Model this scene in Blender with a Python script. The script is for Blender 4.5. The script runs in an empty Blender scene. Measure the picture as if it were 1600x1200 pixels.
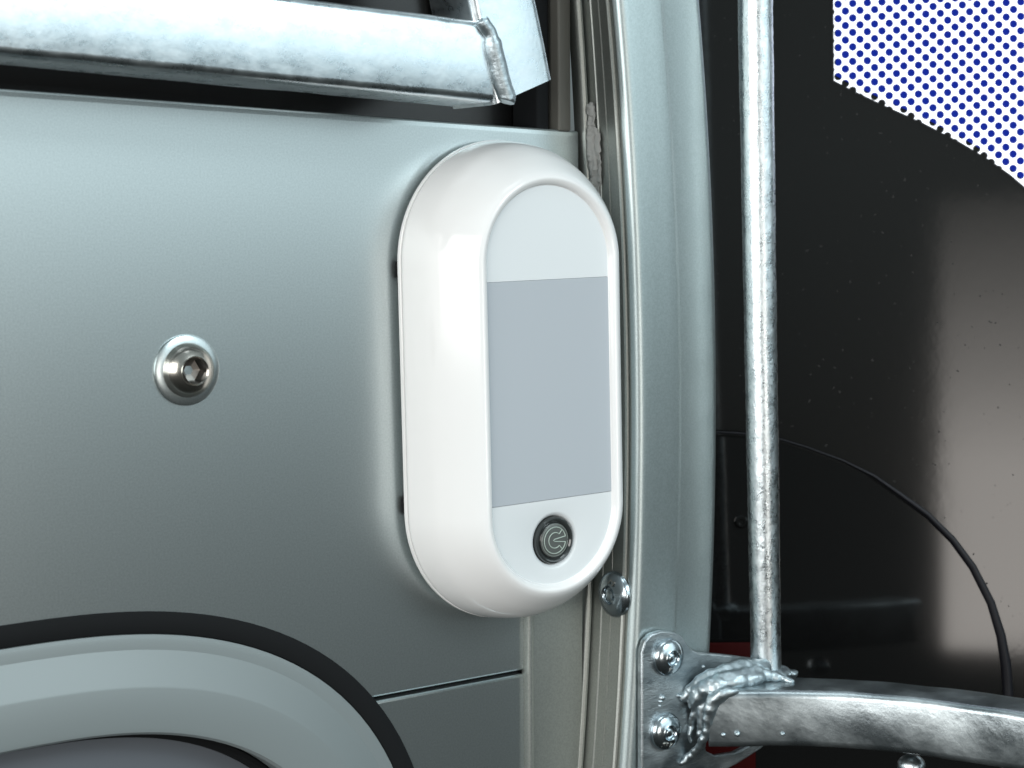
import bpy, bmesh, math, random
from math import sin, cos, pi, radians
from mathutils import Vector, Matrix, noise
random.seed(7)
S = bpy.context.scene
COL = S.collection
PI = pi

# ------------------------------------------------------------------ camera
CR = Vector((0.8106241, -0.58551743, -0.00760925))
CU = Vector((0.05647853, 0.06524484, 0.99626969))
CF = Vector((0.5828368, 0.80802998, -0.0859582))
CC = Vector((-0.37342175, -0.51770234, 0.05507316))
FPX = 2785.815
cd = bpy.data.cameras.new("camera")
cam = bpy.data.objects.new("camera", cd)
COL.objects.link(cam)
M = Matrix(((CR.x, CU.x, -CF.x), (CR.y, CU.y, -CF.y), (CR.z, CU.z, -CF.z))).to_4x4()
M.translation = CC
cam.matrix_world = M
cd.sensor_width = 36.0
cd.lens = FPX / 1600 * 36.0
cd.clip_start = 0.01
cd.clip_end = 200
cd.dof.use_dof = True
cd.dof.focus_distance = 0.615
cd.dof.aperture_fstop = 22
S.camera = cam

# ------------------------------------------------------------------ world + lamps
wd = bpy.data.worlds.new("World"); S.world = wd; wd.use_nodes = True
nt = wd.node_tree; nt.nodes.clear()
wo = nt.nodes.new('ShaderNodeOutputWorld'); bg = nt.nodes.new('ShaderNodeBackground')
tc = nt.nodes.new('ShaderNodeTexCoord'); sp = nt.nodes.new('ShaderNodeSeparateXYZ')
cr = nt.nodes.new('ShaderNodeValToRGB'); mp = nt.nodes.new('ShaderNodeMapRange')
nt.links.new(tc.outputs['Generated'], sp.inputs[0]); nt.links.new(sp.outputs['Z'], mp.inputs[0])
mp.inputs[1].default_value = -1; mp.inputs[2].default_value = 1
nt.links.new(mp.outputs[0], cr.inputs[0]); nt.links.new(cr.outputs[0], bg.inputs[0]); nt.links.new(bg.outputs[0], wo.inputs[0])
e = cr.color_ramp.elements
e[0].position = 0.0; e[0].color = (0.02, 0.023, 0.022, 1)
e[1].position = 1.0; e[1].color = (0.35, 0.42, 0.44, 1)
for p, c in ((0.42, (0.058, 0.064, 0.062, 1)), (0.50, (0.10, 0.115, 0.115, 1)), (0.58, (0.28, 0.34, 0.35, 1))):
    k = e.new(p); k.color = c
bg.inputs[1].default_value = .78

def area(name, loc, target, sx, sy, power, color, spread=180):
    l = bpy.data.lights.new(name, 'AREA'); l.shape = 'RECTANGLE'
    l.size = sx; l.size_y = sy; l.energy = power; l.color = color
    l.spread = radians(spread)
    o = bpy.data.objects.new(name, l); COL.objects.link(o)
    o.location = loc
    d = (Vector(target) - Vector(loc)).normalized()
    o.rotation_euler = d.to_track_quat('-Z', 'Y').to_euler()
    return o
# warm bright opening to the left of the lamp
area("left_opening_light", (-1.9, -0.85, 0.35), (0, 0, 0), 2.0, 1.1, 36, (1.0, 0.985, 0.96))
# cool daylight from the right, high
area("right_daylight", (0.93, -1.99, 0.68), (0, 0, 0.03), 1.9, 1.25, 11.5, (0.81, 0.95, 1.0))
area("rail_boost_light", (0.45, -1.8, 1.05), (0, 0, 0.05), 0.7, 0.5, 12, (0.84, 0.96, 1.0))  # added bright source that whitens the left of the grille rail
# overhead strip
area("overhead_light", (-0.2, -0.5, 1.6), (0, 0, 0.0), 1.0, 0.5, 5, (0.85, 0.96, 1.0))

S.view_settings.view_transform = 'Standard'
S.view_settings.look = 'None'
S.view_settings.exposure = 0.0
S.view_settings.gamma = 1.0
S.view_settings.use_curve_mapping = False
S.render.engine = 'CYCLES'

# ------------------------------------------------------------------ helpers
def at(px, py, y=0.0, z=None):
    """point of the photograph (1600x1200) on the real plane y=... or z=..."""
    d = CF * FPX + CR * (px - 800) - CU * (py - 600)
    t = (y - CC.y) / d.y if z is None else (z - CC.z) / d.z
    return CC + d * t

def obj(name, bm, mat, parent=None, smooth=True, angle=35):
    me = bpy.data.meshes.new(name)
    bmesh.ops.recalc_face_normals(bm, faces=bm.faces[:])
    bm.to_mesh(me); bm.free()
    me.materials.append(mat)
    if smooth:
        me.polygons.foreach_set('use_smooth', [True] * len(me.polygons))
        try: me.set_sharp_from_angle(angle=radians(angle))
        except Exception: pass
    o = bpy.data.objects.new(name, me); COL.objects.link(o)
    if parent is not None:
        o.parent = parent
        o.matrix_parent_inverse = parent.matrix_world_inv if hasattr(parent, 'matrix_world_inv') else Matrix.Translation(-Vector(parent.location))
    return o

def thing(name, label, cat, loc=(0, 0, 0), group=None):
    o = bpy.data.objects.new(name, None); COL.objects.link(o)
    o.empty_display_size = 0.01
    o.location = loc
    o['label'] = label; o['category'] = cat
    if group: o['group'] = group
    return o
def tag(o, label, cat, group=None):
    o['label'] = label; o['category'] = cat
    if group: o['group'] = group
    return o

def box_bm(x0, x1, y0, y1, z0, z1, bev=0.0, seg=3, bm=None):
    bm = bm or bmesh.new()
    r = bmesh.ops.create_cube(bm, size=1)
    vs = r['verts']
    for v in vs:
        v.co = Vector(((x0 + x1) / 2 + v.co.x * (x1 - x0), (y0 + y1) / 2 + v.co.y * (y1 - y0), (z0 + z1) / 2 + v.co.z * (z1 - z0)))
    if bev > 0:
        es = list({e for v in vs for e in v.link_edges})
        bmesh.ops.bevel(bm, geom=es, offset=bev, segments=seg, profile=0.5, affect='EDGES')
    return bm

def loft(rings, closed=True, cap0=False, cap1=False, bm=None):
    bm = bm or bmesh.new()
    vr = [[bm.verts.new(p) for p in r] for r in rings]
    n = len(rings[0])
    for a, b in zip(vr[:-1], vr[1:]):
        for i in range(n if closed else n - 1):
            j = (i + 1) % n
            bm.faces.new((a[i], a[j], b[j], b[i]))
    if cap0: bm.faces.new(vr[0][::-1])
    if cap1: bm.faces.new(vr[-1])
    return bm

def tube(points, radius, seg=10, closed=False, bm=None):
    pts = [Vector(p) for p in points]; rings = []; n = len(pts)
    up = None
    for i, p in enumerate(pts):
        a = pts[(i - 1) % n] if (closed or i > 0) else p
        b = pts[(i + 1) % n] if (closed or i < n - 1) else p
        t = (b - a).normalized()
        if up is None:
            up = Vector((0, 0, 1)) if abs(t.z) < .9 else Vector((0, 1, 0))
        s = t.cross(up).normalized(); up = s.cross(t).normalized()
        rr = radius[i] if isinstance(radius, (list, tuple)) else radius
        rings.append([p + (s * cos(2 * pi * k / seg) + up * sin(2 * pi * k / seg)) * rr for k in range(seg)])
    if closed: rings.append(rings[0])
    return loft(rings, True, not closed, not closed, bm)

def lathe(profile, center, axis, seg=48, cap=True):
    """profile: list of (r, h) from outside in; axis: unit Vector outward"""
    axis = Vector(axis).normalized()
    s = axis.cross(Vector((0, 0, 1))).normalized(); u = s.cross(axis).normalized()
    c = Vector(center); rings = []
    for q in profile:
        r, h = q[0], q[1]; ring = []
        for k in range(seg):
            a = 2 * pi * k / seg; rr = r
            if len(q) > 2 and q[2]:
                m = (a % (pi / 3)) - pi / 6
                rr = r * (1 - q[2] + q[2] * cos(pi / 6) / cos(m) )
            ring.append(c + axis * h + (s * cos(a) + u * sin(a)) * rr)
        rings.append(ring)
    return loft(rings, True, False, cap)

# ------------------------------------------------------------------ materials
def mat(name, base, rough=.5, metal=0., bump=None, var=None, coat=0., aniso=None, spec=None):
    m = bpy.data.materials.new(name); m.use_nodes = True
    t = m.node_tree; b = t.nodes['Principled BSDF']
    b.inputs['Base Color'].default_value = (*base, 1)
    b.inputs['Roughness'].default_value = rough
    b.inputs['Metallic'].default_value = metal
    if coat: b.inputs['Coat Weight'].default_value = coat; b.inputs['Coat Roughness'].default_value = .06
    if spec is not None: b.inputs['Specular IOR Level'].default_value = spec
    tcn = t.nodes.new('ShaderNodeTexCoord')
    def nz(scale, detail=4, stretch=None, rough_=.6):
        n = t.nodes.new('ShaderNodeTexNoise'); n.inputs['Scale'].default_value = scale
        n.inputs['Detail'].default_value = detail; n.inputs['Roughness'].default_value = rough_
        if stretch:
            mpn = t.nodes.new('ShaderNodeMapping'); mpn.inputs['Scale'].default_value = stretch[:3]
            if len(stretch) > 3: mpn.vector_type = 'TEXTURE' if False else 'POINT'; mpn.inputs['Rotation'].default_value = (0, 0, 0)
            if len(stretch) > 3:
                rm_ = t.nodes.new('ShaderNodeMapping'); rm_.inputs['Rotation'].default_value = (0, radians(stretch[3]), 0)
                t.links.new(tcn.outputs['Object'], rm_.inputs[0])
            t.links.new(rm_.outputs[0] if len(stretch) > 3 else tcn.outputs['Object'], mpn.inputs[0]); t.links.new(mpn.outputs[0], n.inputs['Vector'])
        else:
            t.links.new(tcn.outputs['Object'], n.inputs['Vector'])
        return n
    if bump:
        # bump: list of (scale, strength, distance, stretch)
        prev = None
        for sc, st, dist, strch in bump:
            n = nz(sc, 5, strch)
            bn = t.nodes.new('ShaderNodeBump'); bn.inputs['Strength'].default_value = st; bn.inputs['Distance'].default_value = dist
            t.links.new(n.outputs['Fac'], bn.inputs['Height'])
            if prev: t.links.new(prev.outputs[0], bn.inputs['Normal'])
            prev = bn
        t.links.new(prev.outputs[0], b.inputs['Normal'])
    if var:
        # var: (scale, colour a, colour b, rough a, rough b, stretch)
        sc, ca, cb, ra, rb, strch = var
        n = nz(sc, 6, strch, .65)
        rp = t.nodes.new('ShaderNodeValToRGB')
        rp.color_ramp.elements[0].position = .35; rp.color_ramp.elements[0].color = (*ca, 1)
        rp.color_ramp.elements[1].position = .65; rp.color_ramp.elements[1].color = (*cb, 1)
        t.links.new(n.outputs['Fac'], rp.inputs[0]); t.links.new(rp.outputs[0], b.inputs['Base Color'])
        mr = t.nodes.new('ShaderNodeMapRange'); mr.inputs[1].default_value = .35; mr.inputs[2].default_value = .65
        mr.inputs[3].default_value = ra; mr.inputs[4].default_value = rb
        t.links.new(n.outputs['Fac'], mr.inputs[0]); t.links.new(mr.outputs[0], b.inputs['Roughness'])
    return m

M_alu = mat('anodised_aluminium', (.50, .55, .55), .40, .94, var=(1500, (.455, .51, .515), (.545, .60, .605), .29, .31, None))
M_chan = mat('satin_grey_channel', (.38, .40, .38), .42, .9, var=(1500, (.34, .36, .34), (.42, .44, .415), .40, .44, None))
M_pil = mat('pillar_aluminium', (.46, .52, .52), .36, .9, var=(1500, (.40, .465, .468), (.48, .55, .555), .34, .37, None))
M_white = mat('glossy_white_plastic', (.87, .87, .865), .11, 0, bump=[(45, .02, .0006, None)])
M_face = mat('white_face_plastic', (.79, .825, .84), .34, 0, bump=[(2500, .08, .0001, None)])
M_diff = mat('frosted_grey_diffuser', (.48, .52, .56), .5, 0, bump=[(3000, .12, .0001, None)])
M_btn = mat('smoked_button_plastic', (.035, .04, .04), .12, 0, coat=.6)
M_btn2 = mat('smoked_button_cap', (.11, .12, .115), .35, 0, coat=.3)
M_sym = mat('pale_symbol_print', (.42, .50, .45), .4, 0)
M_steel = mat('stainless_steel', (.60, .57, .52), .22, 1.0, bump=[(400, .1, .0002, None)])
M_sock = mat('shaded_socket_steel', (.20, .19, .175), .38, 1.0)  # darker copy of the screw steel, shade of the hole in its colour
M_zinc = mat('zinc_plated_steel', (.50, .57, .61), .20, 1.0, bump=[(300, .15, .0002, None)])
M_galv = mat('galvanised_steel', (.6, .66, .68), .3, 1.0,
             bump=[(60, .04, .0010, None), (900, .14, .0003, (1, 1, .5))],
             var=(130, (.58, .66, .70), (.74, .81, .84), .24, .36, (1, 1, 1.6)))
M_rod = mat('galvanised_rod_steel', (.66, .72, .74), .30, 1.0, bump=[(500, .26, .0005, (1, 1, .6)), (1400, .35, .0003, None)],
            var=(350, (.56, .63, .66), (.76, .82, .84), .22, .36, (1, 1, .6)))
M_galv2 = mat('galvanised_plate', (.36, .40, .42), .35, .95,
             bump=[(45, .10, .0012, None), (600, .45, .0004, (1, 1, 3.5))],
              var=(48, (.24, .28, .30), (.52, .57, .59), .28, .42, (1, 1, 2.2)))
M_bar = mat('streaky_galvanised_bar', (.5, .5, .5), .35, .95, bump=[(45, .08, .0012, None), (330, .35, .0004, (.22, 1, 1, -28))],
             var=(34, (.26, .30, .32), (.62, .68, .70), .26, .42, (.7, 1, 1.5, -28)))
M_weld = mat('galvanised_weld', (.46, .53, .56), .42, 1.0, bump=[(220, .3, .0010, None), (900, .3, .0004, None)])
M_rub = mat('black_rubber', (.008, .009, .010), .8, 0, spec=.2)
M_bez = mat('satin_grey_plastic', (.235, .27, .275), .42, .1, bump=[(1500, .08, .0001, None)])
M_rec = mat('dark_grey_recess', (.13, .145, .165), .45, .1)
M_dark = mat('dark_window_glass', (.006, .006, .006), .25, 0)
M_gloss = mat('black_gloss_sheet', (.010, .0095, .009), .07, 0, bump=[(18, .02, .002, None)])
def dust(m, scale, thr, col):
    t = m.node_tree; b_ = t.nodes['Principled BSDF']
    tcn = t.nodes.new('ShaderNodeTexCoord'); v = t.nodes.new('ShaderNodeTexNoise'); v.inputs['Scale'].default_value = scale; v.inputs['Detail'].default_value = 1
    rp = t.nodes.new('ShaderNodeValToRGB'); rp.color_ramp.elements[0].position = thr; rp.color_ramp.elements[0].color = b_.inputs['Base Color'].default_value[:]
    rp.color_ramp.elements[1].position = thr + .02; rp.color_ramp.elements[1].color = (*col, 1)
    t.links.new(tcn.outputs['Object'], v.inputs['Vector']); t.links.new(v.outputs['Fac'], rp.inputs[0]); t.links.new(rp.outputs[0], b_.inputs['Base Color'])
    mr = t.nodes.new('ShaderNodeMapRange'); mr.inputs[1].default_value = thr; mr.inputs[2].default_value = thr + .02
    mr.inputs[3].default_value = b_.inputs['Roughness'].default_value; mr.inputs[4].default_value = .9
    t.links.new(v.outputs['Fac'], mr.inputs[0]); t.links.new(mr.outputs[0], b_.inputs['Roughness'])
dust(M_gloss, 520, .755, (.022, .021, .020))
M_seal = mat('torn_grey_sealant', (.36, .36, .345), .7, 0, bump=[(400, .6, .001, None)])
M_gask = mat('brown_grey_gasket', (.12, .115, .10), .5, .2, bump=[(900, .1, .0002, None)])
M_red = mat('dark_red_plastic', (.035, .001, .001), .6, 0, spec=.1)
M_film = mat('white_film', (.85, .86, .9), .4, 0)
b = M_film.node_tree.nodes['Principled BSDF']; b.inputs['Emission Color'].default_value = (.9, .93, 1, 1); b.inputs['Emission Strength'].default_value = .75  # emission put in for daylight coming through the film
M_blue = mat('blue_daylight_glow', (.002, .004, .05), .9, 0, spec=.0)
b = M_blue.node_tree.nodes['Principled BSDF']; b.inputs['Emission Color'].default_value = (.012, .035, .42, 1); b.inputs['Emission Strength'].default_value = .62  # blue glow put in for daylight behind the holes

# ------------------------------------------------------------------ trailer door (wall)
ZT = 0.0905; ZS = -0.1061
door = thing('trailer_door', 'satin grey aluminium door panel that the white lamp is fixed on', 'door')
# upper panel with rolled top edge
prof = [(-.0, ZS + .0008), (0, ZS + .0016), (0, ZT - .0022), (-.0004, ZT - .0012), (-.0002, ZT - .0003), (.0008, ZT), (.012, ZT)]
def sup(off, y, n=160):
    xc, zc, a, b_, ex = -.18053, -.19379, .14592 - off, .13183 - off, 2.461
    out = []
    for k in range(n):
        t = 2 * pi * k / n; c_, s_ = cos(t), sin(t)
        rr = (abs(c_ / a) ** ex + abs(s_ / b_) ** ex) ** (-1 / ex)
        out.append(Vector((xc + rr * c_, y, zc + rr * s_)))
    return out
hole = sup(.004, 0, 720)
zu = ZS + .0016; zl = ZS - .0016
up_arc = [p for p in hole if p.z > zu]            # runs from the right over the top to the left
k0 = [k for k in range(720) if hole[k].z < zl and hole[k - 1].z >= zl][0]
lo_arc = [hole[(k0 + k) % 720] for k in range(720) if hole[(k0 + k) % 720].z < zl]   # from the left round the bottom to the right
xR = up_arc[0].x; xL = up_arc[-1].x
def panel_face(bm, pts):
    bm.faces.new([bm.verts.new(Vector((p[0], 0, p[1]))) for p in pts])
bm = bmesh.new()
def zt(x): return ZT + .0005 + .0315 * (.0306 - x)
panel_face(bm, [(-.6, zt(-.6) - .0022), (.0306, zt(.0306) - .0022), (.0306, zu)] + [(xR, zu)] + [(p.x, p.z) for p in up_arc] + [(xL, zu), (-.6, zu)])
loft([[Vector((x, y, zt(x) + z)) for y, z in ((0, -.0022), (.0001, -.0008), (.0004, -.0003), (.0010, 0), (.012, 0))] for x in (-.6, .0306)], closed=False, bm=bm)
loft([[Vector((x, y, z)) for y, z in ((0, zu), (.0006, zu - .0006), (.004, zu - .0008))] for x in (xR - .001, .0306)], closed=False, bm=bm)
loft([[Vector((x, y, z)) for y, z in ((0, zu), (.0006, zu - .0006), (.004, zu - .0008))] for x in (-.6, xL + .001)], closed=False, bm=bm)
bmesh.ops.remove_doubles(bm, verts=bm.verts[:], dist=1e-6)
obj('upper_panel', bm, M_alu, door, False)
bm = bmesh.new()
panel_face(bm, [(-.6, -.4), (-.6, zl), (xL, zl)] + [(p.x, p.z) for p in lo_arc] + [(xR, zl), (.0042, zl), (.0042, -.4)])
for xa, xb in ((xR - .001, .0042), (-.6, xL + .001)):
    loft([[Vector((x, y, z)) for y, z in ((0, zl), (.0002, zl + .0002), (.001, zl + .0009), (.004, zl + .0009))] for x in (xa, xb)], closed=False, bm=bm)
obj('lower_panel', bm, M_alu, door, False)
obj('seam', box_bm(xR - .002, .03, .0041, .006, ZS - .006, ZS + .006), M_rub, door, False)
# stile (flat profile with rounded bead) at the right of the panel, under the lamp
def stile_ring(z, dx):
    pr = [(0.0042, .001), (.0042, -.0018), (.0046, -.0027), (.0054, -.0030), (.0063, -.0029), (.0070, -.0024), (.0074, -.0018),
          (.0120, -.0016), (.0302, -.0016)]
    return [Vector((x + dx, y, z)) for x, y in pr]
obj('stile', loft([stile_ring(-.4, -.0006), stile_ring(-.1, 0), stile_ring(.06, .002)], closed=False), M_chan, door, angle=40)

# ------------------------------------------------------------------ curved door pillar
kp = [(968, 0), (977, 100), (985, 200), (991, 300), (996, 400), (999, 550), (999, 700), (993, 900), (988, 1050), (982, 1200)]
kw = [at(px, py, -.025) for px, py in kp]
# least squares quadratic x(z)
def polyfit2(ps):
    import numpy as np
    c = np.polyfit([p.z for p in ps], [p.x for p in ps], 2); return c
ca, cb, cc_ = [float(v) for v in polyfit2(kw)]
def xr(z):
    zz = max(-.26, min(.24, z))
    return ca * zz * zz + cb * zz + cc_ - .0014
pp = [(-.0032, .004), (-.0032, -.0010), (-.0027, -.0019), (-.0018, -.0023), (-.0008, -.0020), (-.0003, -.0010), (0, -.0006),
      (0, -.0064), (-.0004, -.0067), (-.0004, -.0071), (0, -.0074), (0, -.0122), (.0004, -.0124), (.0004, -.0128), (0, -.0130), (0, -.0182),
      (-.0007, -.0186), (-.0009, -.0194), (-.0005, -.0201), (.0008, -.0205), (.0008, -.0213), (0, -.0216)]
pp += [(.0044 - .0044 * cos(a), -.0222 - .0034 * sin(a)) for a in [radians(d) for d in (0, 15, 30, 45, 60, 75, 90)]]
pp += [(.0090, -.0257), (.0150, -.0257), (.0192, -.0257), (.0200, -.0256), (.0206, -.0253), (.0214, -.0252), (.0290, -.0246), (.0380, -.0238), (.0396, -.0236), (.0399, -.0234), (.0400, -.0229), (.0400, .03)]
kb = [at(px, py, 0) for px, py in ((898, 0), (904, 80), (914, 160), (922, 230), (915, 900), (913, 960), (911, 1040), (909, 1120), (906, 1200))]
ba, bb, bc_ = [float(v) for v in polyfit2(kb)]
def xs_(z, y):
    zz = max(-.26, min(.24, z)); x0 = ba * zz * zz + bb * zz + bc_ + .0016
    t = max(0, min(1, -y / .0216))
    return x0 + (xr(z) - x0) * t
zs = [-.4 + .01 * i for i in range(86)]
pill = thing('door_pillar', 'tall curved grey aluminium pillar profile right of the white lamp', 'pillar', (0.04, 0, -.4))
obj('front_profile', loft([[Vector((xr(z) + x, y, z)) for x, y in pp[22:]] for z in zs], closed=False), M_pil, pill, angle=30)
obj('side_channel', loft([[Vector((xs_(z, y) + x, y, z)) for x, y in pp[:23]] for z in zs], closed=False), M_chan, pill, angle=30)

# torn sealant
def jag(side, seed):
    rnd = random.Random(seed)
    return rnd
sl = [(925, 160, 2), (922, 168, 3.5), (921, 178, 3), (923, 188, 3.5), (920, 200, 5), (919, 215, 9), (918, 232, 9), (923, 250, 8), (926, 270, 8), (929, 292, 6), (932, 320, 5), (938, 350, 3)]
bm = bmesh.new(); ra = []; rnd = random.Random(3)
for (px, py, w_) in sl:
    for sub in range(1):
        c = at(px, py, -.004); ww = w_ / 4500 * .6
        j = rnd.uniform(-.0004, .0004)
        c.x = xs_(c.z, -.004) - .0010 + (px - 921) * .00006
        ra.append([c + Vector((-ww + j, .0012, rnd.uniform(-.0006, .0006))), c + Vector((-ww * .4 + j, -.0012, 0)), c + Vector((0, -.0020, rnd.uniform(-.0004, .0004))), c + Vector((-.0002, -.0042 * w_ / 9 - .0006 + j, 0))])
loft(ra, closed=False, bm=bm)
bmesh.ops.subdivide_edges(bm, edges=bm.edges[:], cuts=3, use_grid_fill=True)
for v in bm.verts:
    v.co += noise.noise_vector(v.co * 700) * .0010
so = obj('sealant_strip', bm, M_seal, None, angle=20)
md = so.modifiers.new('t', 'SOLIDIFY'); md.thickness = .0005
tag(so, 'torn pale grey strip of sealant in the corner above right of the lamp', 'sealant')

# ------------------------------------------------------------------ window above the panel
win = thing('door_window', 'black window opening above the grey door panel, behind the steel grille', 'window', (-.2, .02, .09))
obj('pane', box_bm(-.6, .03, .020, .024, .06, .5), M_dark, win, False)
obj('gasket', box_bm(.0215, .0272, -.0004, .019, ZT + .0002, .5, .0008), M_gask, win)
obj('inner_gasket', box_bm(.0150, .0205, .004, .0195, ZT + .0002, .5, .001), M_rub, win)
a = at(690, 20, .016); 
bm = bmesh.new()
p0 = at(700, 60, .012); p1 = at(683, -60, .012)
rings = [[p0 + Vector((0, 0, 0)), p0 + Vector((.016, 0, 0)), p0 + Vector((.016, .006, 0)), p0 + Vector((0, .006, 0))], [p1, p1 + Vector((.016, 0, 0)), p1 + Vector((.016, .006, 0)), p1 + Vector((0, .006, 0))]]
obj('divider', loft(rings, True, True, True), mat('dark_olive_trim', (.06, .065, .055), .5, .2), win, False)

# ------------------------------------------------------------------ grille over the window
gr = thing('window_grille', 'welded square galvanised steel tube grille across the dark window', 'grille', (-.2, -.045, .11))
def rrect_ring(c, ax, ay, w, h, r, seg=4):
    out = []
    for sx, sy, a0 in ((1, 1, 0), (-1, 1, 90), (-1, -1, 180), (1, -1, 270)):
        for k in range(seg + 1):
            a = radians(a0 + 90 * k / seg)
            out.append(c + ax * (sx * (w / 2 - r) + r * cos(a)) + ay * (sy * (h / 2 - r) + r * sin(a)))
    return out
def sqtube(P, Q, w, h, r, n=60, ay=Vector((0, 1, 0)), jit=.0, endcut=0):
    P = Vector(P); Q = Vector(Q); t = (Q - P).normalized(); ax = t.cross(ay).normalized()
    ayy = ax.cross(t).normalized()
    rings = []
    for i in range(n + 1):
        c = P.lerp(Q, i / n)
        ring = rrect_ring(c, ax, ayy, w, h, r)
        rings.append([v + noise.noise_vector(v * 60) * jit for v in ring])
    return loft(rings, True, True, True)
YB = -.032   # centre depth, tube 26 x 26
fy = YB - .013
A1 = at(0, 86, fy); B1 = at(775, 160, fy)
dirb = (B1 - A1).normalized(); nup = Vector((0, 1, 0)).cross(dirb).normalized()
if nup.z < 0: nup = -nup
Hh = (at(600, 33, fy) - at(600, 136, fy)).length
Hh = .0255
off = nup * (Hh / 2) + Vector((0, .013, 0))
obj('lower_rail', sqtube(A1 - dirb * .35 + off, B1 + off - dirb * .0012, Hh, .026, .0026, 200, jit=.00022), M_galv, gr, angle=60)
# vertical tube, leaning; its lower end is cut square
Lb = at(803, 152, fy); Rb = at(866, 127, fy); Lt = at(757, 0, fy); Rt = at(838, 0, fy)
ctrb = (at(772, 158, fy) + at(867, 128, fy)) / 2; ctrt = (at(741, 0, fy) + at(838, 0, fy)) / 2
dv = (ctrt - ctrb).normalized()
Wv = .026
bm = bmesh.new(); axv = dv.cross(Vector((0, 1, 0))).normalized()
if axv.x < 0: axv = -axv
rings = []
for i in range(81):
    s = i / 80 * .22
    ring = rrect_ring(ctrb + Vector((0, .013, 0)) + dv * s, axv, Vector((0, 1, 0)), Wv, .026, .0030)
    out = []
    for v in ring:
        q = (v - ctrb).dot(axv)
        slope = (at(867, 128, fy) - at(790, 162, fy)); 
        k = slope.dot(dv) / slope.dot(axv)
        out.append(v + dv * (q * k * max(0, 1 - s / .05)) + noise.noise_vector(v * 60) * .0002)
    rings.append(out)
obj('upright_tube', loft(rings, True, True, True), M_galv, gr, angle=60)
# weld bead between them
wp = [at(px, py, fy - .0005) for px, py in ((752, 30), (757, 40), (765, 50), (769, 65), (772, 82), (777, 100), (781, 118), (786, 136), (792, 152), (790, 160))]
pts = []
for i in range(len(wp) - 1):
    for k in range(3): pts.append(wp[i].lerp(wp[i + 1], k / 3))
pts.append(wp[-1])
bm = tube(pts, [(.0031 if i > 8 else .0024) for i in range(len(pts))], 20)
wb = obj('weld_bead', bm, M_weld, gr, angle=180)
rm = wb.modifiers.new('r', 'REMESH'); rm.mode = 'VOXEL'; rm.voxel_size = .0005; rm.use_smooth_shade = True
sm = wb.modifiers.new('s', 'SMOOTH'); sm.factor = .7; sm.iterations = 8

# ------------------------------------------------------------------ wall screw with flange
def flange_screw(name, c, axis, s, m, label, group, cat='screw', hexr=.30, dome=.5, rim=True, letters=None, lrot=0, spin=0):
    c = Vector(c); t = thing(name, label, cat, c, group)
    pr = [(.77 * s, .02 * s), (.77 * s, .14 * s), (.76 * s, .17 * s)] if rim else [(.86 * s, 0), (.88 * s, .06 * s), (.86 * s, .12 * s)]
    R0 = .75 * s if rim else .86 * s; h0 = .17 * s if rim else .12 * s
    for k in range(1, 11):
        a = radians(90 * k / 10 * .78)
        pr.append((R0 * cos(a) if k else R0, h0 + dome * s * sin(a)))
    top = pr[-1][1]
    obj('head', lathe([p for p in pr if p[0] > hexr * s * 1.12] + [(hexr * s * 1.12, top), (hexr * s, top - .05 * s)], c, axis, 60, cap=False), m, t, angle=30)
    obj('socket', lathe([(hexr * s * 1.01, top - .045 * s), (hexr * s * .9, top - .12 * s), (hexr * s * .66, top - .15 * s), (hexr * s * .58, top - .06 * s), (hexr * s * .4, top - .03 * s), (.01 * s, top - .03 * s)] if not rim else [(hexr * s * 1.01, top - .045 * s), (hexr * s * .97, top - .10 * s, 1.0), (hexr * s * .92, top - .42 * s, 1.0), (.01 * s, top - .50 * s)], c, axis, 60), M_sock if rim else m, t, angle=30)
    if rim:
        obj('flange', lathe([(1.0 * s, 0), (1.0 * s, .05 * s), (.985 * s, .085 * s), (.93 * s, .11 * s), (.80 * s, .13 * s), (.76 * s, .135 * s)], c, axis, 60), M_alu, t, angle=30)
    if letters:
        cu = bpy.data.curves.new('txt', 'FONT'); cu.body = letters; cu.size = .30 * s * 1.5; cu.extrude = .02 * s; cu.align_x = 'CENTER'; cu.align_y = 'CENTER'; cu.offset = .004 * s
        to = bpy.data.objects.new('txt', cu); COL.objects.link(to)
        dg = bpy.context.evaluated_depsgraph_get(); dg.update()
        me = bpy.data.meshes.new_from_object(to.evaluated_get(dg)); bpy.data.objects.remove(to)
        ax = Vector(axis).normalized(); sd = Vector((0, 0, 1)).cross(ax).normalized(); up = ax.cross(sd).normalized()
        a = radians(lrot); rad = .58 * s
        d = sd * cos(a) + up * sin(a)          # direction to the lettering
        n = (ax * cos(radians(38)) + d * sin(radians(38))).normalized()
        pos = c + ax * (h0 + dome * s * .70) + d * rad
        sp_ = radians(spin)
        x0 = (d * -1).cross(n).normalized(); y0 = n.cross(x0)
        X = x0 * cos(sp_) + y0 * sin(sp_); Y = n.cross(X)
        for v in me.vertices:
            v.co = pos + X * v.co.x + Y * v.co.y + n * v.co.z
        me.materials.append(M_steel)
        lo = bpy.data.objects.new('stamped_letters', me); COL.objects.link(lo); lo.parent = t; lo.matrix_parent_inverse = Matrix.Translation(-c)
    return t
flange_screw('socket_screw', at(291, 578, 0), (0, -1, 0), .0113, M_steel, 'domed socket screw with wide flange on the open grey panel left of the lamp', None, hexr=.36, dome=.46)
# screw on the side of the pillar, just under the lamp
c = at(954, 932, 0); 
# intersect ray with x = xr plane
def at_x(px, py, zz):
    d = CF * FPX + CR * (px - 800) - CU * (py - 600)
    t = (xr(zz) - CC.x) / d.x
    return CC + d * t
c = at_x(963, 928, -.078); c = at_x(963, 928, c.z)
flange_screw('bolt', c, (-1, 0, 0), .0098, M_zinc, 'small domed bolt in the pillar side channel under the lamp', 'domed zinc bolts on the pillar', 'bolt', hexr=.32, dome=.30, rim=False, letters='H', lrot=70)

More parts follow.
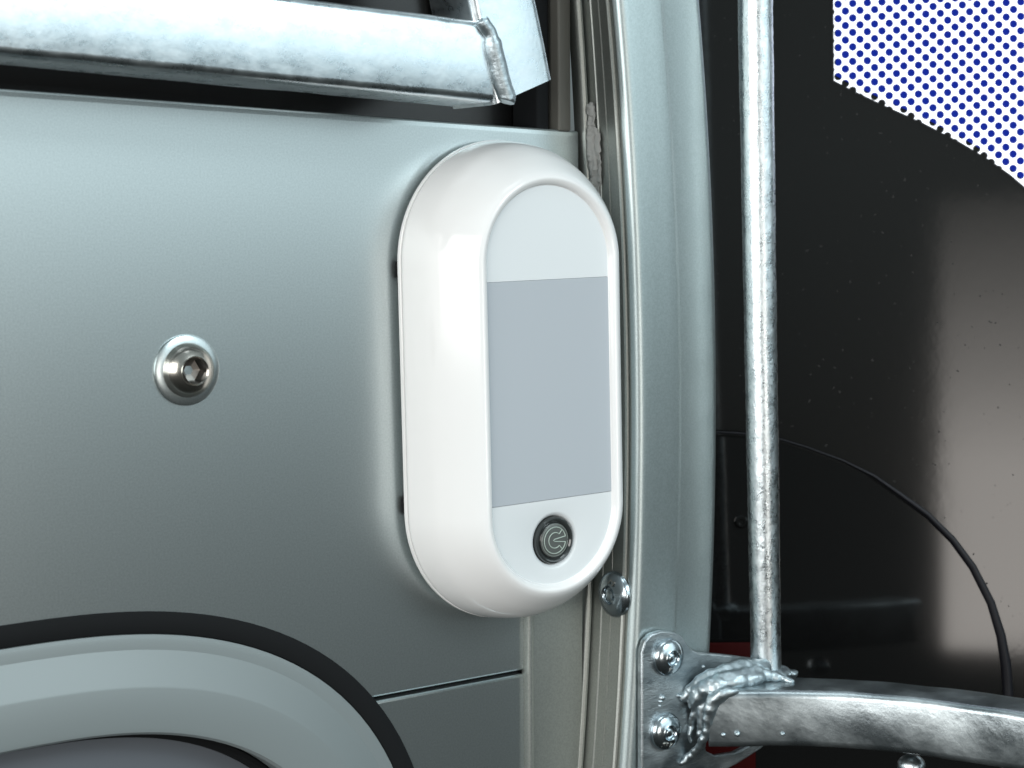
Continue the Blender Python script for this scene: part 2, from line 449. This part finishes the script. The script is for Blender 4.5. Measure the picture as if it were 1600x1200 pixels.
# ------------------------------------------------------------------ oblong hatch at the lower left
hatch = thing('door_hatch', 'grey plastic oblong hatch frame with black rubber seal at the bottom left', 'hatch', (-.1805, 0, -.1938))
obj('rubber_seal', loft([sup(0, .001), sup(0, -.0003), sup(.0004, -.0006), sup(.0035, -.0008), sup(.0066, -.0007), sup(.0070, -.0004), sup(.0072, .001)]), M_rub, hatch, angle=60)
obj('frame', loft([sup(.0071, .001), sup(.0072, -.0008), sup(.0082, -.0014), sup(.0092, -.0016), sup(.0118, -.0017), sup(.0123, -.0019),
                   sup(.0222, -.0066), sup(.0229, -.0068), sup(.0350, -.0069), sup(.0366, -.0066), sup(.0375, -.0054), sup(.0378, .0068)]), M_bez, hatch, angle=18)
obj('inner_seal', loft([sup(.0378, .0068), sup(.0384, .0055), sup(.0396, .0052), sup(.0410, .0058), sup(.0414, .008)]), M_rub, hatch)
obj('cover', loft([sup(.0410, .0085), sup(.05, .0082), sup(.07, .0080), sup(.09, .0080)], cap1=True), M_rec, hatch)

# ------------------------------------------------------------------ the lamp
LX, LZ, LR = -0.0067, 0.0017, 0.0176
lamp = thing('wall_lamp', 'white oval plastic wall lamp with grey panel and power button', 'lamp', (LX, 0, LZ))
def stad(W, L, y, cx=0, cz=0, n=48, m=10):
    r = W / 2; h = L / 2 - r; out = []
    for k in range(n + 1):
        a = pi * k / n; out.append((r * cos(a), h + r * sin(a)))
    for k in range(1, m): out.append((-r, h - 2 * h * k / m))
    for k in range(n + 1):
        a = pi + pi * k / n; out.append((r * cos(a), -h + r * sin(a)))
    for k in range(1, m): out.append((r, -h + 2 * h * k / m))
    return [(x + cx, y, z + cz) for x, z in out]
def LP(p):
    x, y, z = p
    return Vector((LX + x * cos(LR) - z * sin(LR), y, LZ + x * sin(LR) + z * cos(LR)))
WB, LB = .0845, .170
def cr_spline(P, n=5):
    out = []
    for i in range(len(P) - 1):
        p0 = P[max(0, i - 1)]; p1 = P[i]; p2 = P[i + 1]; p3 = P[min(len(P) - 1, i + 2)]
        for k in range(n):
            t = k / n
            out.append(tuple(.5 * ((2 * b1) + (-a1 + c1) * t + (2 * a1 - 5 * b1 + 4 * c1 - d1) * t * t + (-a1 + 3 * b1 - 3 * c1 + d1) * t ** 3) for a1, b1, c1, d1 in zip(p0, p1, p2, p3)))
    out.append(P[-1]); return out
body_prof = [(.0002, -.0055), (.0012, -.0125), (.0027, -.0185), (.0056, -.0243), (.0088, -.0290), (.0114, -.0322), (.0130, -.0336), (.0141, -.0340), (.0151, -.0337), (.0159, -.0330), (.0163, -.0322), (.0167, -.0319)]
prf = cr_spline(body_prof)
rings = [[LP(q) for q in stad(WB - 2 * i_, LB - 2 * i_, y_)] for i_, y_ in [(.0010, -.0045), (.0004, -.0048)] + prf]
obj('housing', loft(rings), M_white, lamp, angle=60)
rings = [[LP(q) for q in stad(WB - 2 * i_, LB - 2 * i_, y_)] for i_, y_ in [(.004, -.0026), (.0004, -.0026), (.0, -.0029), (.0, -.0041), (.0003, -.0044), (.0018, -.0044), (.0018, -.006)]]
obj('base_plate', loft(rings, cap0=True), M_white, lamp, angle=40)
# face: top cap, diffuser, bottom cap with round button well
yF = -.0320; aF = WB / 2 - .0164; hF = LB / 2 - .0164
zc1 = -.0013 + .0379; zc0 = -.0013 - .0379
def arcpts(sign, n=48):
    r = aF; h = hF - r
    return [(r * cos(pi * k / n), sign * (h + r * sin(pi * k / n))) for k in range(n + 1)]
bm = bmesh.new()
outl = [(aF, zc1)] + arcpts(1) + [(-aF, zc1)]
bm.faces.new([bm.verts.new(LP((x, yF, z))) for x, z in outl])
obj('face_plate', bm, M_face, lamp, False)
bm = bmesh.new()
bc = (.0003, -.0535 + .0)
poly = [(aF, zc0)] + arcpts(-1) + [(-aF, zc0)]
def ray_hit(ang):
    dx, dz = cos(ang), sin(ang); best = None
    for i in range(len(poly)):
        x1, z1 = poly[i]; x2, z2 = poly[(i + 1) % len(poly)]
        ex, ez = x2 - x1, z2 - z1; den = dx * ez - dz * ex
        if abs(den) < 1e-12: continue
        t = ((x1 - bc[0]) * ez - (z1 - bc[1]) * ex) / den
        u = ((x1 - bc[0]) * dz - (z1 - bc[1]) * dx) / den
        if t > 0 and -1e-9 <= u <= 1 + 1e-9 and (best is None or t < best): best = t
    return best
angs = sorted([2 * pi * k / 120 for k in range(120)] + [math.atan2(zc0 - bc[1], s * aF - bc[0]) % (2 * pi) for s in (1, -1)])
rg = []
for r_, dy in ((None, 0), (.0101, 0), (.0097, .0001), (.0092, .0004), (.0087, .0009), (.0084, .0015), (.0083, .003)):
    rg.append([LP((bc[0] + (r_ or ray_hit(a)) * cos(a), yF + dy, bc[1] + (r_ or ray_hit(a)) * sin(a))) for a in angs])
loft(rg, bm=bm)
obj('button_surround', bm, M_face, lamp, angle=40)
bm = bmesh.new()
bm2 = box_bm(-aF, aF, yF - .0001, yF + .0015, zc0 + .0001, zc1 - .0001, .00008, 1)
for v in bm2.verts: v.co = LP(tuple(v.co))
bm.free()
obj('light_diffuser', bm2, M_diff, lamp, False)
def LD(v):  # direction in lamp frame
    return LP(v) - LP((0, 0, 0))
bcen = LP((bc[0], yF, bc[1]))
bt = obj('power_button', lathe([(.0082, -.002), (.0082, -.0004), (.0080, .0001), (.0075, .0004), (.0070, .0003), (.0065, -.0003), (.0062, -.0006), (.0061, -.0004), (.0058, -.00015), (.003, -.0001), (.0001, -.0001)], bcen, (0, -1, 0), 64), M_btn, lamp, angle=30)
cap = obj('button_cap', lathe([(.0059, -.0004), (.0059, .00005), (.0056, .0002), (.003, .00022), (.0001, .00022)], bcen, (0, -1, 0), 64), M_btn2, bt, angle=30)
def ringpts(r, a0, a1, n, y=-.0003):
    return [LP((bc[0] + r * cos(radians(a0 + (a1 - a0) * k / n)), yF + y, bc[1] + r * sin(radians(a0 + (a1 - a0) * k / n)))) for k in range(n + 1)]
bm = tube(ringpts(.0055, 0, 352, 44), .00013, 6)
obj('button_ring', bm, mat('dim_ring', (.22, .25, .23), .3), bt)
bm = tube(ringpts(.0046, 12, 348, 48), .00017, 6)
tube(ringpts(.0027, 48, 312, 30), .00017, 6, bm=bm)
def l2(x, z): return LP((bc[0] + x, yF - .0003, bc[1] + z))
tube([l2(.0045, .0010), l2(-.0002, .00035), l2(-.0007, 0), l2(-.0002, -.00035), l2(.0045, -.0010)], .00017, 6, bm=bm)
tube([l2(.0018, .0020), l2(.0024, .0026), l2(.0030, .0034)], .00016, 6, bm=bm)
tube([l2(.0018, -.0020), l2(.0024, -.0026), l2(.0030, -.0034)], .00016, 6, bm=bm)
obj('power_symbol', bm, M_sym, bt)
# dark blocks added for the soft dark reflections at the lamp's left edge
for zz in (.041, -.0405):
    obj('reflection_spot', box_bm(*sorted((LP((-.0405, 0, zz)).x - .0012, LP((-.0405, 0, zz)).x + .006)), -.0030, -.0001, LP((-.04, 0, zz)).z - .003, LP((-.04, 0, zz)).z + .003, .001), M_rub, lamp)

# ------------------------------------------------------------------ hinged bracket, arched bar and round pole
YP = -.0262
gate = thing('gate_frame', 'galvanised gate frame with bolted bracket, arched bar and upright round rod at right', 'gate', at(1040, 1080, YP))
out = [(1003, 1260), (1003, 1160), (1003, 1090), (1003, 1020), (1008, 1002), (1018, 991), (1034, 986), (1052, 987), (1066, 994), (1074, 1006), (1081, 1015), (1092, 1020), (1120, 1022), (1150, 1025), (1185, 1030),
       (1195, 1060), (1195, 1120), (1110, 1148), (1102, 1160), (1104, 1174), (1118, 1181), (1150, 1176), (1176, 1162), (1200, 1158), (1190, 1170), (1152, 1194), (1118, 1212), (1090, 1235), (1080, 1260)]
pw = [at(px, py, YP - .003) for px, py in out]
bm = bmesh.new()
f_ = bm.faces.new([bm.verts.new(p) for p in pw])
r_ = bmesh.ops.extrude_face_region(bm, geom=[f_])
bmesh.ops.translate(bm, verts=[v for v in r_['geom'] if isinstance(v, bmesh.types.BMVert)], vec=Vector((0, .0028, 0)))
pl = obj('bracket_plate', bm, M_galv2, gate, angle=30)
md = pl.modifiers.new('b', 'BEVEL'); md.width = .0006; md.segments = 2; md.limit_method = 'ANGLE'
# arched bar: rectangle tube swept along a horizontal arc
z0 = -0.1127
path = [(1085, 1079), (1130, 1079), (1180, 1078), (1245, 1078), (1300, 1080), (1350, 1083), (1400, 1087), (1450, 1092), (1530, 1102), (1600, 1113)]
W3 = [at(px, py, z=z0) for px, py in path]
W3[0] = at(1108, 1079, -.0415); 
for q in W3: q.z = z0
# smooth with quadratic fit y(x)
import numpy as np
cq = np.polyfit([q.x for q in W3], [q.y for q in W3], 3)
xsn = [W3[0].x + (W3[-1].x - W3[0].x) * i / 40 for i in range(41)]
P3 = [Vector((x, float(np.polyval(cq, x)), z0)) for x in xsn]
tt = (P3[-1] - P3[-2]).normalized()
for i in range(1, 5): P3.append(P3[40] + tt * .004 * i + Vector((-.00002, 0, 0)) * i * i)
rings = []; depth = .022; hgt = .0212; rc = .0028
mid_path = []
for i, p in enumerate(P3):
    t = (P3[min(i + 1, len(P3) - 1)] - P3[max(i - 1, 0)]).normalized()
    nrm = Vector((0, 0, 1)).cross(t).normalized()
    if nrm.dot(CC - p) > 0: nrm = -nrm      # points away from camera
    c = p + nrm * (depth / 2) - Vector((0, 0, hgt / 2 + .0004))
    mid_path.append(c)
    ring = rrect_ring(c, nrm, Vector((0, 0, 1)), depth, hgt, rc)
    rings.append([v + noise.noise_vector(v * 70) * .0003 for v in ring])
bar = obj('arched_bar', loft(rings, True, True, True), M_bar, gate, angle=60)
# upright rod
base = at(1197, 1052, z=z0)
zb = z0 - .001
ptop = None
def at_dist(px, py, depth_):
    d = CF * FPX + CR * (px - 800) - CU * (py - 600)
    return CC + d * (depth_ / FPX)
dep_b = (base - CC).dot(CF)
rod_r = 47 / 2 * dep_b / FPX
dep_t = rod_r * 2 * FPX / 55
P0 = base; r_top = 55 / 2 * dep_b * .965 / FPX
P1 = at_dist(1180, 0, dep_b * .965)
pts = []
for i in range(0, 181):
    s = -.02 + 1.25 * i / 180
    pts.append(P0.lerp(P1, s))
bm = tube(pts, [rod_r + (r_top - rod_r) * (-.02 + 1.25 * i / 180) for i in range(181)], 32)
for v in bm.verts: v.co += noise.noise_vector(v.co * 60) * .0002 + noise.noise_vector(v.co * 600) * .00012
obj('upright_rod', bm, M_rod, gate, angle=80)
# weld mass: lumps merged, with holes suggested by bump
def blob(name, items, amp, freq, m, parent):
    mb = bmesh.new()
    for (p, r, sx, sy, sz) in items:
        rr = bmesh.ops.create_icosphere(mb, subdivisions=4, radius=1)
        for v in rr['verts']:
            v.co = Vector(p) + Vector((v.co.x * r * sx, v.co.y * r * sy, v.co.z * r * sz))
    for v in mb.verts:
        v.co += noise.noise_vector(v.co * freq) * amp + noise.noise_vector(v.co * freq * 3) * amp * .4
    me_o = obj(name, mb, m, parent, angle=180)
    rm = me_o.modifiers.new('r', 'REMESH'); rm.mode = 'VOXEL'; rm.voxel_size = .00045; rm.use_smooth_shade = True
    sm = me_o.modifiers.new('s', 'SMOOTH'); sm.factor = .6; sm.iterations = 8
    return me_o
it = []; rw = random.Random(5)
def chain(ps, step=4):
    for (x1, y1, r1, d1), (x2, y2, r2, d2) in zip(ps[:-1], ps[1:]):
        n = max(1, int(math.hypot(x2 - x1, y2 - y1) / step))
        for k in range(n):
            t = k / n
            r = (r1 + (r2 - r1) * t) * rw.uniform(.88, 1.1)
            p = at(x1 + (x2 - x1) * t + rw.uniform(-1.5, 1.5), y1 + (y2 - y1) * t + rw.uniform(-1.5, 1.5), d1 + (d2 - d1) * t)
            it.append((p, r / 4600, 1, .8, .9))
chain([(1188, 1046, 20, -.040), (1160, 1046, 20, -.038), (1135, 1052, 18, -.037), (1110, 1058, 16, -.035), (1088, 1070, 13, -.032), (1072, 1086, 9, -.030), (1062, 1098, 6, -.0295)])
chain([(1190, 1054, 14, -.043), (1220, 1060, 8, -.047), (1243, 1066, 6, -.052)])
chain([(1180, 1052, 16, -.042), (1140, 1060, 16, -.041), (1108, 1070, 14, -.038), (1084, 1086, 11, -.033)])
chain([(1185, 1060, 16, -.044), (1155, 1064, 15, -.043), (1125, 1070, 15, -.041), (1104, 1078, 14, -.038), (1090, 1090, 12, -.035), (1078, 1104, 8, -.031)])
chain([(1150, 1080, 7, -.048), (1132, 1084, 11, -.046), (1116, 1094, 13, -.043), (1110, 1108, 12, -.042), (1108, 1124, 10, -.041), (1106, 1140, 9, -.040), (1100, 1156, 9, -.038), (1090, 1170, 8, -.034), (1074, 1184, 8, -.030), (1062, 1196, 7, -.0295)])
chain([(1102, 1096, 12, -.036), (1098, 1120, 11, -.035), (1096, 1150, 9, -.034)])
chain([(1092, 1100, 9, -.033), (1084, 1120, 9, -.031), (1080, 1140, 7, -.030), (1078, 1160, 7, -.030)])
chain([(1060, 1086, 5, -.0295), (1054, 1090, 4, -.0295)])
blob('bracket_weld', it, .0005, 300, M_weld, gate)
it = []
for k in range(14):
    a = 2 * pi * k / 14
    it.append((P0 + Vector((cos(a) * rod_r * 1.05, sin(a) * rod_r * 1.05, -.0003)), .0034, 1, 1, .8))
for k in range(3): it.append((P0 + Vector((.0085 + .001 * k, -.0015 * k, -.001)), .0026, 1, 1, .7))
blob('rod_weld', it, .0011, 260, M_weld, gate)
for px, py, s in ((1130, 1148, 5), (1152, 1147, 5.2), (1223, 1147, 4), (1099, 1042, 3.5)):
    mb = bmesh.new(); bmesh.ops.create_icosphere(mb, subdivisions=3, radius=s / 4800)
    # find bar front depth there
    i = min(range(len(P3)), key=lambda j: abs(800 + FPX * (P3[j] - CC).dot(CR) / (P3[j] - CC).dot(CF) - px))
    yy = P3[i].y - .0002 if py > 1100 else YP - .003
    bmesh.ops.translate(mb, verts=mb.verts[:], vec=at(px, py, yy)); obj('weld_spatter', mb, M_weld, gate)
# small drop of zinc on the plate above the lower bolt
mb = bmesh.new()
for px, py, r in ((1034, 1090, .0013), (1032, 1096, .0009), (1031, 1103, .0006)):
    q = bmesh.ops.create_icosphere(mb, subdivisions=3, radius=r); bmesh.ops.translate(mb, verts=q['verts'], vec=at(px, py, YP - .003))
obj('zinc_drip', mb, M_weld, gate)
# round foot under the bar
cbt = at(1424, 1192, P3[30].y + .010); 
mb = bmesh.new(); bmesh.ops.create_uvsphere(mb, u_segments=24, v_segments=14, radius=.0052)
for v in mb.verts: v.co.z *= .8
bmesh.ops.translate(mb, verts=mb.verts[:], vec=at(1424, 1196, P3[30].y + .008)); obj('rod_stud', mb, M_galv, gate)

bu = at(1042, 1026, YP - .003); bl = at(1038, 1142, YP - .003)
bolt_axis = (0, -1, 0)
flange_screw('bolt', bu, bolt_axis, .0080, M_zinc, 'upper of the two domed zinc bolts holding the bracket plate', 'domed zinc bolts on the pillar', 'bolt', hexr=.32, dome=.36, rim=False, letters='Y', lrot=-105, spin=180)
flange_screw('bolt', bl, bolt_axis, .0080, M_zinc, 'lower of the two domed zinc bolts holding the bracket plate', 'domed zinc bolts on the pillar', 'bolt', hexr=.32, dome=.36, rim=False, letters='NS', lrot=-105, spin=180)

# ------------------------------------------------------------------ black glossy screen behind the rod
NK = Vector((-CF.x, -CF.y, .06)).normalized()           # the sheet stands upright at an angle to the door
XK = Vector((0, 0, 1)).cross(NK).normalized()
if XK.dot(CR) < 0: XK = -XK
OK_ = CC + CF * .76
ZK = NK.cross(XK).normalized()
if ZK.z < 0: ZK = -ZK
def tok(p): q = p - OK_; return (q.dot(XK), q.dot(ZK))
def frk(x, z, off): return OK_ + XK * x + ZK * z + NK * off
def atk(px, py, off=0.0):
    d = CF * FPX + CR * (px - 800) - CU * (py - 600)
    o_ = OK_ + NK * off
    return CC + d * ((o_ - CC).dot(NK) / d.dot(NK))
glass = box_bm(0, 1, 0, .004, -.6, .6)
gx0 = (atk(1050, 600) - OK_).dot(XK)
for v in glass.verts:
    v.co = OK_ + XK * (gx0 + v.co.x * .75) - NK * v.co.y + ZK * v.co.z
go = obj('glossy_partition', glass, M_gloss, None, False)
tag(go, 'large black glossy sheet behind the galvanised rod', 'partition')
# dark curved shield in front of it
arc = [(1060, 676), (1090, 672), (1124, 671), (1160, 673), (1220, 682), (1260, 694), (1320, 716), (1368, 740), (1408, 768), (1452, 800), (1492, 840), (1524, 884), (1552, 940), (1568, 992), (1576, 1040), (1579, 1080), (1578, 1140), (1570, 1220), (1555, 1300)]
aw = [atk(px, py, .008) for px, py in arc]
wn = []
for i in range(len(aw)):
    t = (aw[min(i + 1, len(aw) - 1)] - aw[max(i - 1, 0)]).normalized()
    nn = t.cross(NK); 
    if nn.dot(atk(1200, 1100, .008) - aw[i]) > 0: nn = -nn
    wn.append(nn)
def lay(off, dy): return [aw[i] - wn[i] * off - NK * dy for i in range(len(aw))]
loop = lambda off, dy: lay(off, dy) + [atk(1045, 1300, .008 - dy), atk(1045, 676, .008 - dy)]
ms = mat('black_shield_plastic', (.006, .006, .006), .06, 0)
sh = thing('curved_shield', 'black round-edged plastic shield in front of the glossy black sheet', 'shield', tuple(atk(1200, 1100, .008)))
bm = loft([lay(.0030, -.0002), lay(.0024, 0)], closed=False)
f2 = bmesh.new()
f2.faces.new([f2.verts.new(p) for p in loop(.0030, -.0002)])
bm.free()
obj('sheet', f2, ms, sh, False)
obj('rolled_edge', tube([aw[i] - wn[i] * .0012 - NK * .0004 for i in range(len(aw))], [.0005 + .0019 * min(1, max(0, (i - 6) / 8)) for i in range(len(aw))], 14), mat('black_edge', (.006, .006, .009), .45, spec=.3), sh)
obj('rivet', lathe([(.0028, 0), (.0028, .0006), (.0022, .0014), (.0012, .0014), (.0010, .0010), (.0001, .0010)], atk(1158, 815, .0083), NK, 32), ms, sh)
# dark red trim seen under the pillar
rc0 = tok(atk(1085, 1204, .012)); rc1 = tok(atk(1180, 1004, .012))
rd = box_bm(rc0[0], rc1[0], .0105, .0125, rc0[1], rc1[1], .0006)
for v in rd.verts: v.co = frk(v.co.x, v.co.z, v.co.y)
ro = obj('red_trim', rd, M_red, None); tag(ro, 'dark red plastic trim strip behind the bracket and rod', 'trim')

# ------------------------------------------------------------------ perforated film (real holes)
vis = [atk(px, py, .0012) for px, py in ((1300, -60), (1302, 0), (1303, 126), (1330, 140), (1380, 164), (1440, 191), (1500, 222), (1545, 249), (1580, 274), (1610, 300), (1680, 370), (1760, 470))]
poly2 = [tok(p) for p in vis]
ztop = .24; poly2 += [(poly2[-1][0], ztop), (poly2[0][0], ztop)]
bm = bmesh.new()
f_ = bm.faces.new([bm.verts.new(frk(x, z, .0012)) for x, z in poly2])
r_ = bmesh.ops.extrude_face_region(bm, geom=[f_])
bmesh.ops.translate(bm, verts=[v for v in r_['geom'] if isinstance(v, bmesh.types.BMVert)], vec=NK * .0002)
film = obj('window_film', bm, M_film, None, False)
# lattice measured from the photograph
a0 = tok(atk(1308.6, 7.5)); a1 = tok(atk(1320.0, 18.2)); b1_ = tok(atk(1308.6, 30.1))
va = (a1[0] - a0[0], a1[1] - a0[1]); vb = (b1_[0] - a0[0], b1_[1] - a0[1])
hole_r = 6.0 / FPX * .76
cut = bmesh.new()
def inside(x, z, m=.004):
    # rough bound
    return vis[0].x - m < x < vis[-1].x + m and z < .2
def winding(x, z, poly):
    c = False; n = len(poly)
    for i in range(n):
        x1, z1 = poly[i]; x2, z2 = poly[(i + 1) % n]
        if (z1 > z) != (z2 > z) and x < (x2 - x1) * (z - z1) / (z2 - z1) + x1: c = not c
    return c
def dist_poly(x, z, poly):
    d = 1e9
    for i in range(len(poly)):
        x1, z1 = poly[i]; x2, z2 = poly[(i + 1) % len(poly)]
        L = (x2 - x1) ** 2 + (z2 - z1) ** 2
        t = max(0, min(1, ((x - x1) * (x2 - x1) + (z - z1) * (z2 - z1)) / L)) if L else 0
        d = min(d, math.hypot(x - x1 - t * (x2 - x1), z - z1 - t * (z2 - z1)))
    return d
cnt = 0
for i in range(-5, 60):
    for j in range(-60, 60):
        qx = a0[0] + va[0] * i + vb[0] * j; qz = a0[1] + va[1] * i + vb[1] * j
        if qz > ztop - .01 or qx > poly2[11][0] - .01: continue
        if not (winding(qx, qz, poly2) or dist_poly(qx, qz, poly2) < hole_r * .9): continue
        rr = [[frk(qx + hole_r * cos(2 * pi * k / 14), qz + hole_r * sin(2 * pi * k / 14), dy) for k in range(14)] for dy in (.0009, .0018)]
        loft(rr, True, True, True, cut); cnt += 1
bmesh.ops.recalc_face_normals(cut, faces=cut.faces[:])
cme = bpy.data.meshes.new('cutter'); cut.to_mesh(cme); cut.free()
cob = bpy.data.objects.new('cutter', cme); COL.objects.link(cob)
md = film.modifiers.new('holes', 'BOOLEAN'); md.operation = 'DIFFERENCE'; md.object = cob; md.solver = 'EXACT'
dg = bpy.context.evaluated_depsgraph_get(); dg.update()
nm = bpy.data.meshes.new_from_object(film.evaluated_get(dg))
film.modifiers.clear(); film.data = nm; bpy.data.objects.remove(cob)
print('holes', cnt, 'film verts', len(nm.vertices))
tag(film, 'white perforated window film with blue dots at the upper right', 'window film')
bm = bmesh.new()
vis2 = [tok(atk(px, py, .0009)) for px, py in ((1305, -60), (1305, 0), (1306, 118), (1330, 131), (1380, 155), (1440, 182), (1500, 213), (1545, 240), (1580, 265), (1612, 294), (1680, 364), (1760, 464))]
f_ = bm.faces.new([bm.verts.new(frk(x, z, .0005)) for x, z in vis2 + [(vis2[-1][0], ztop - .002), (vis2[0][0], ztop - .002)]])
r_ = bmesh.ops.extrude_face_region(bm, geom=[f_])
bmesh.ops.translate(bm, verts=[v for v in r_['geom'] if isinstance(v, bmesh.types.BMVert)], vec=NK * .0003)
obj('blue_backing', bm, M_blue, film, False)

# added graded light, placed so its reflection shows in the black sheet
GRAD_AXIS = 'Y'
def mirror_light(px0, px1, py0, py1, dist, power, color):
    def mp_(px, py):
        d = CF * FPX + CR * (px - 800) - CU * (py - 600); d.normalize()
        return CC + d * dist
    P = [mp_(px0, py0), mp_(px1, py0), mp_(px1, py1), mp_(px0, py1)]
    P = [p - NK * 2 * (p - OK_).dot(NK) for p in P]
    c = sum(P, Vector()) / 4
    X = ((P[1] + P[2]) - (P[0] + P[3])).normalized(); sx = ((P[1] + P[2]) / 2 - (P[0] + P[3]) / 2).length
    sy = ((P[0] + P[1]) / 2 - (P[2] + P[3]) / 2).length
    Z = -(atk(1600, 700) - c).normalized()
    Y = Z.cross(X).normalized(); X = Y.cross(Z).normalized()
    l = bpy.data.lights.new('sheet_reflection_light', 'AREA'); l.shape = 'RECTANGLE'; l.size = sx; l.size_y = sy; l.energy = power; l.color = color
    l.use_nodes = True
    t = l.node_tree; em = t.nodes['Emission']
    ge = t.nodes.new('ShaderNodeNewGeometry'); se = t.nodes.new('ShaderNodeSeparateXYZ'); rp = t.nodes.new('ShaderNodeValToRGB')
    t.links.new(ge.outputs['Parametric'], se.inputs[0]); t.links.new(se.outputs[GRAD_AXIS], rp.inputs[0])
    el = rp.color_ramp.elements
    el[0].position = 0; el[0].color = (1, 1, 1, 1); el[1].position = 1; el[1].color = (.06, .06, .06, 1)
    for p_, v_ in ((.4, .9), (.6, .5), (.8, .25)):
        k_ = el.new(p_); k_.color = (v_, v_, v_, 1)
    t.links.new(rp.outputs[0], em.inputs['Strength'])
    o = bpy.data.objects.new('sheet_reflection_light', l); COL.objects.link(o)
    m_ = Matrix((X, Y, Z)).transposed().to_4x4(); m_.translation = c; o.matrix_world = m_
    print('mirror light', c, sx, sy)
mirror_light(1468, 2000, 300, 1022, 2.6, 6, (1.0, .94, .88))
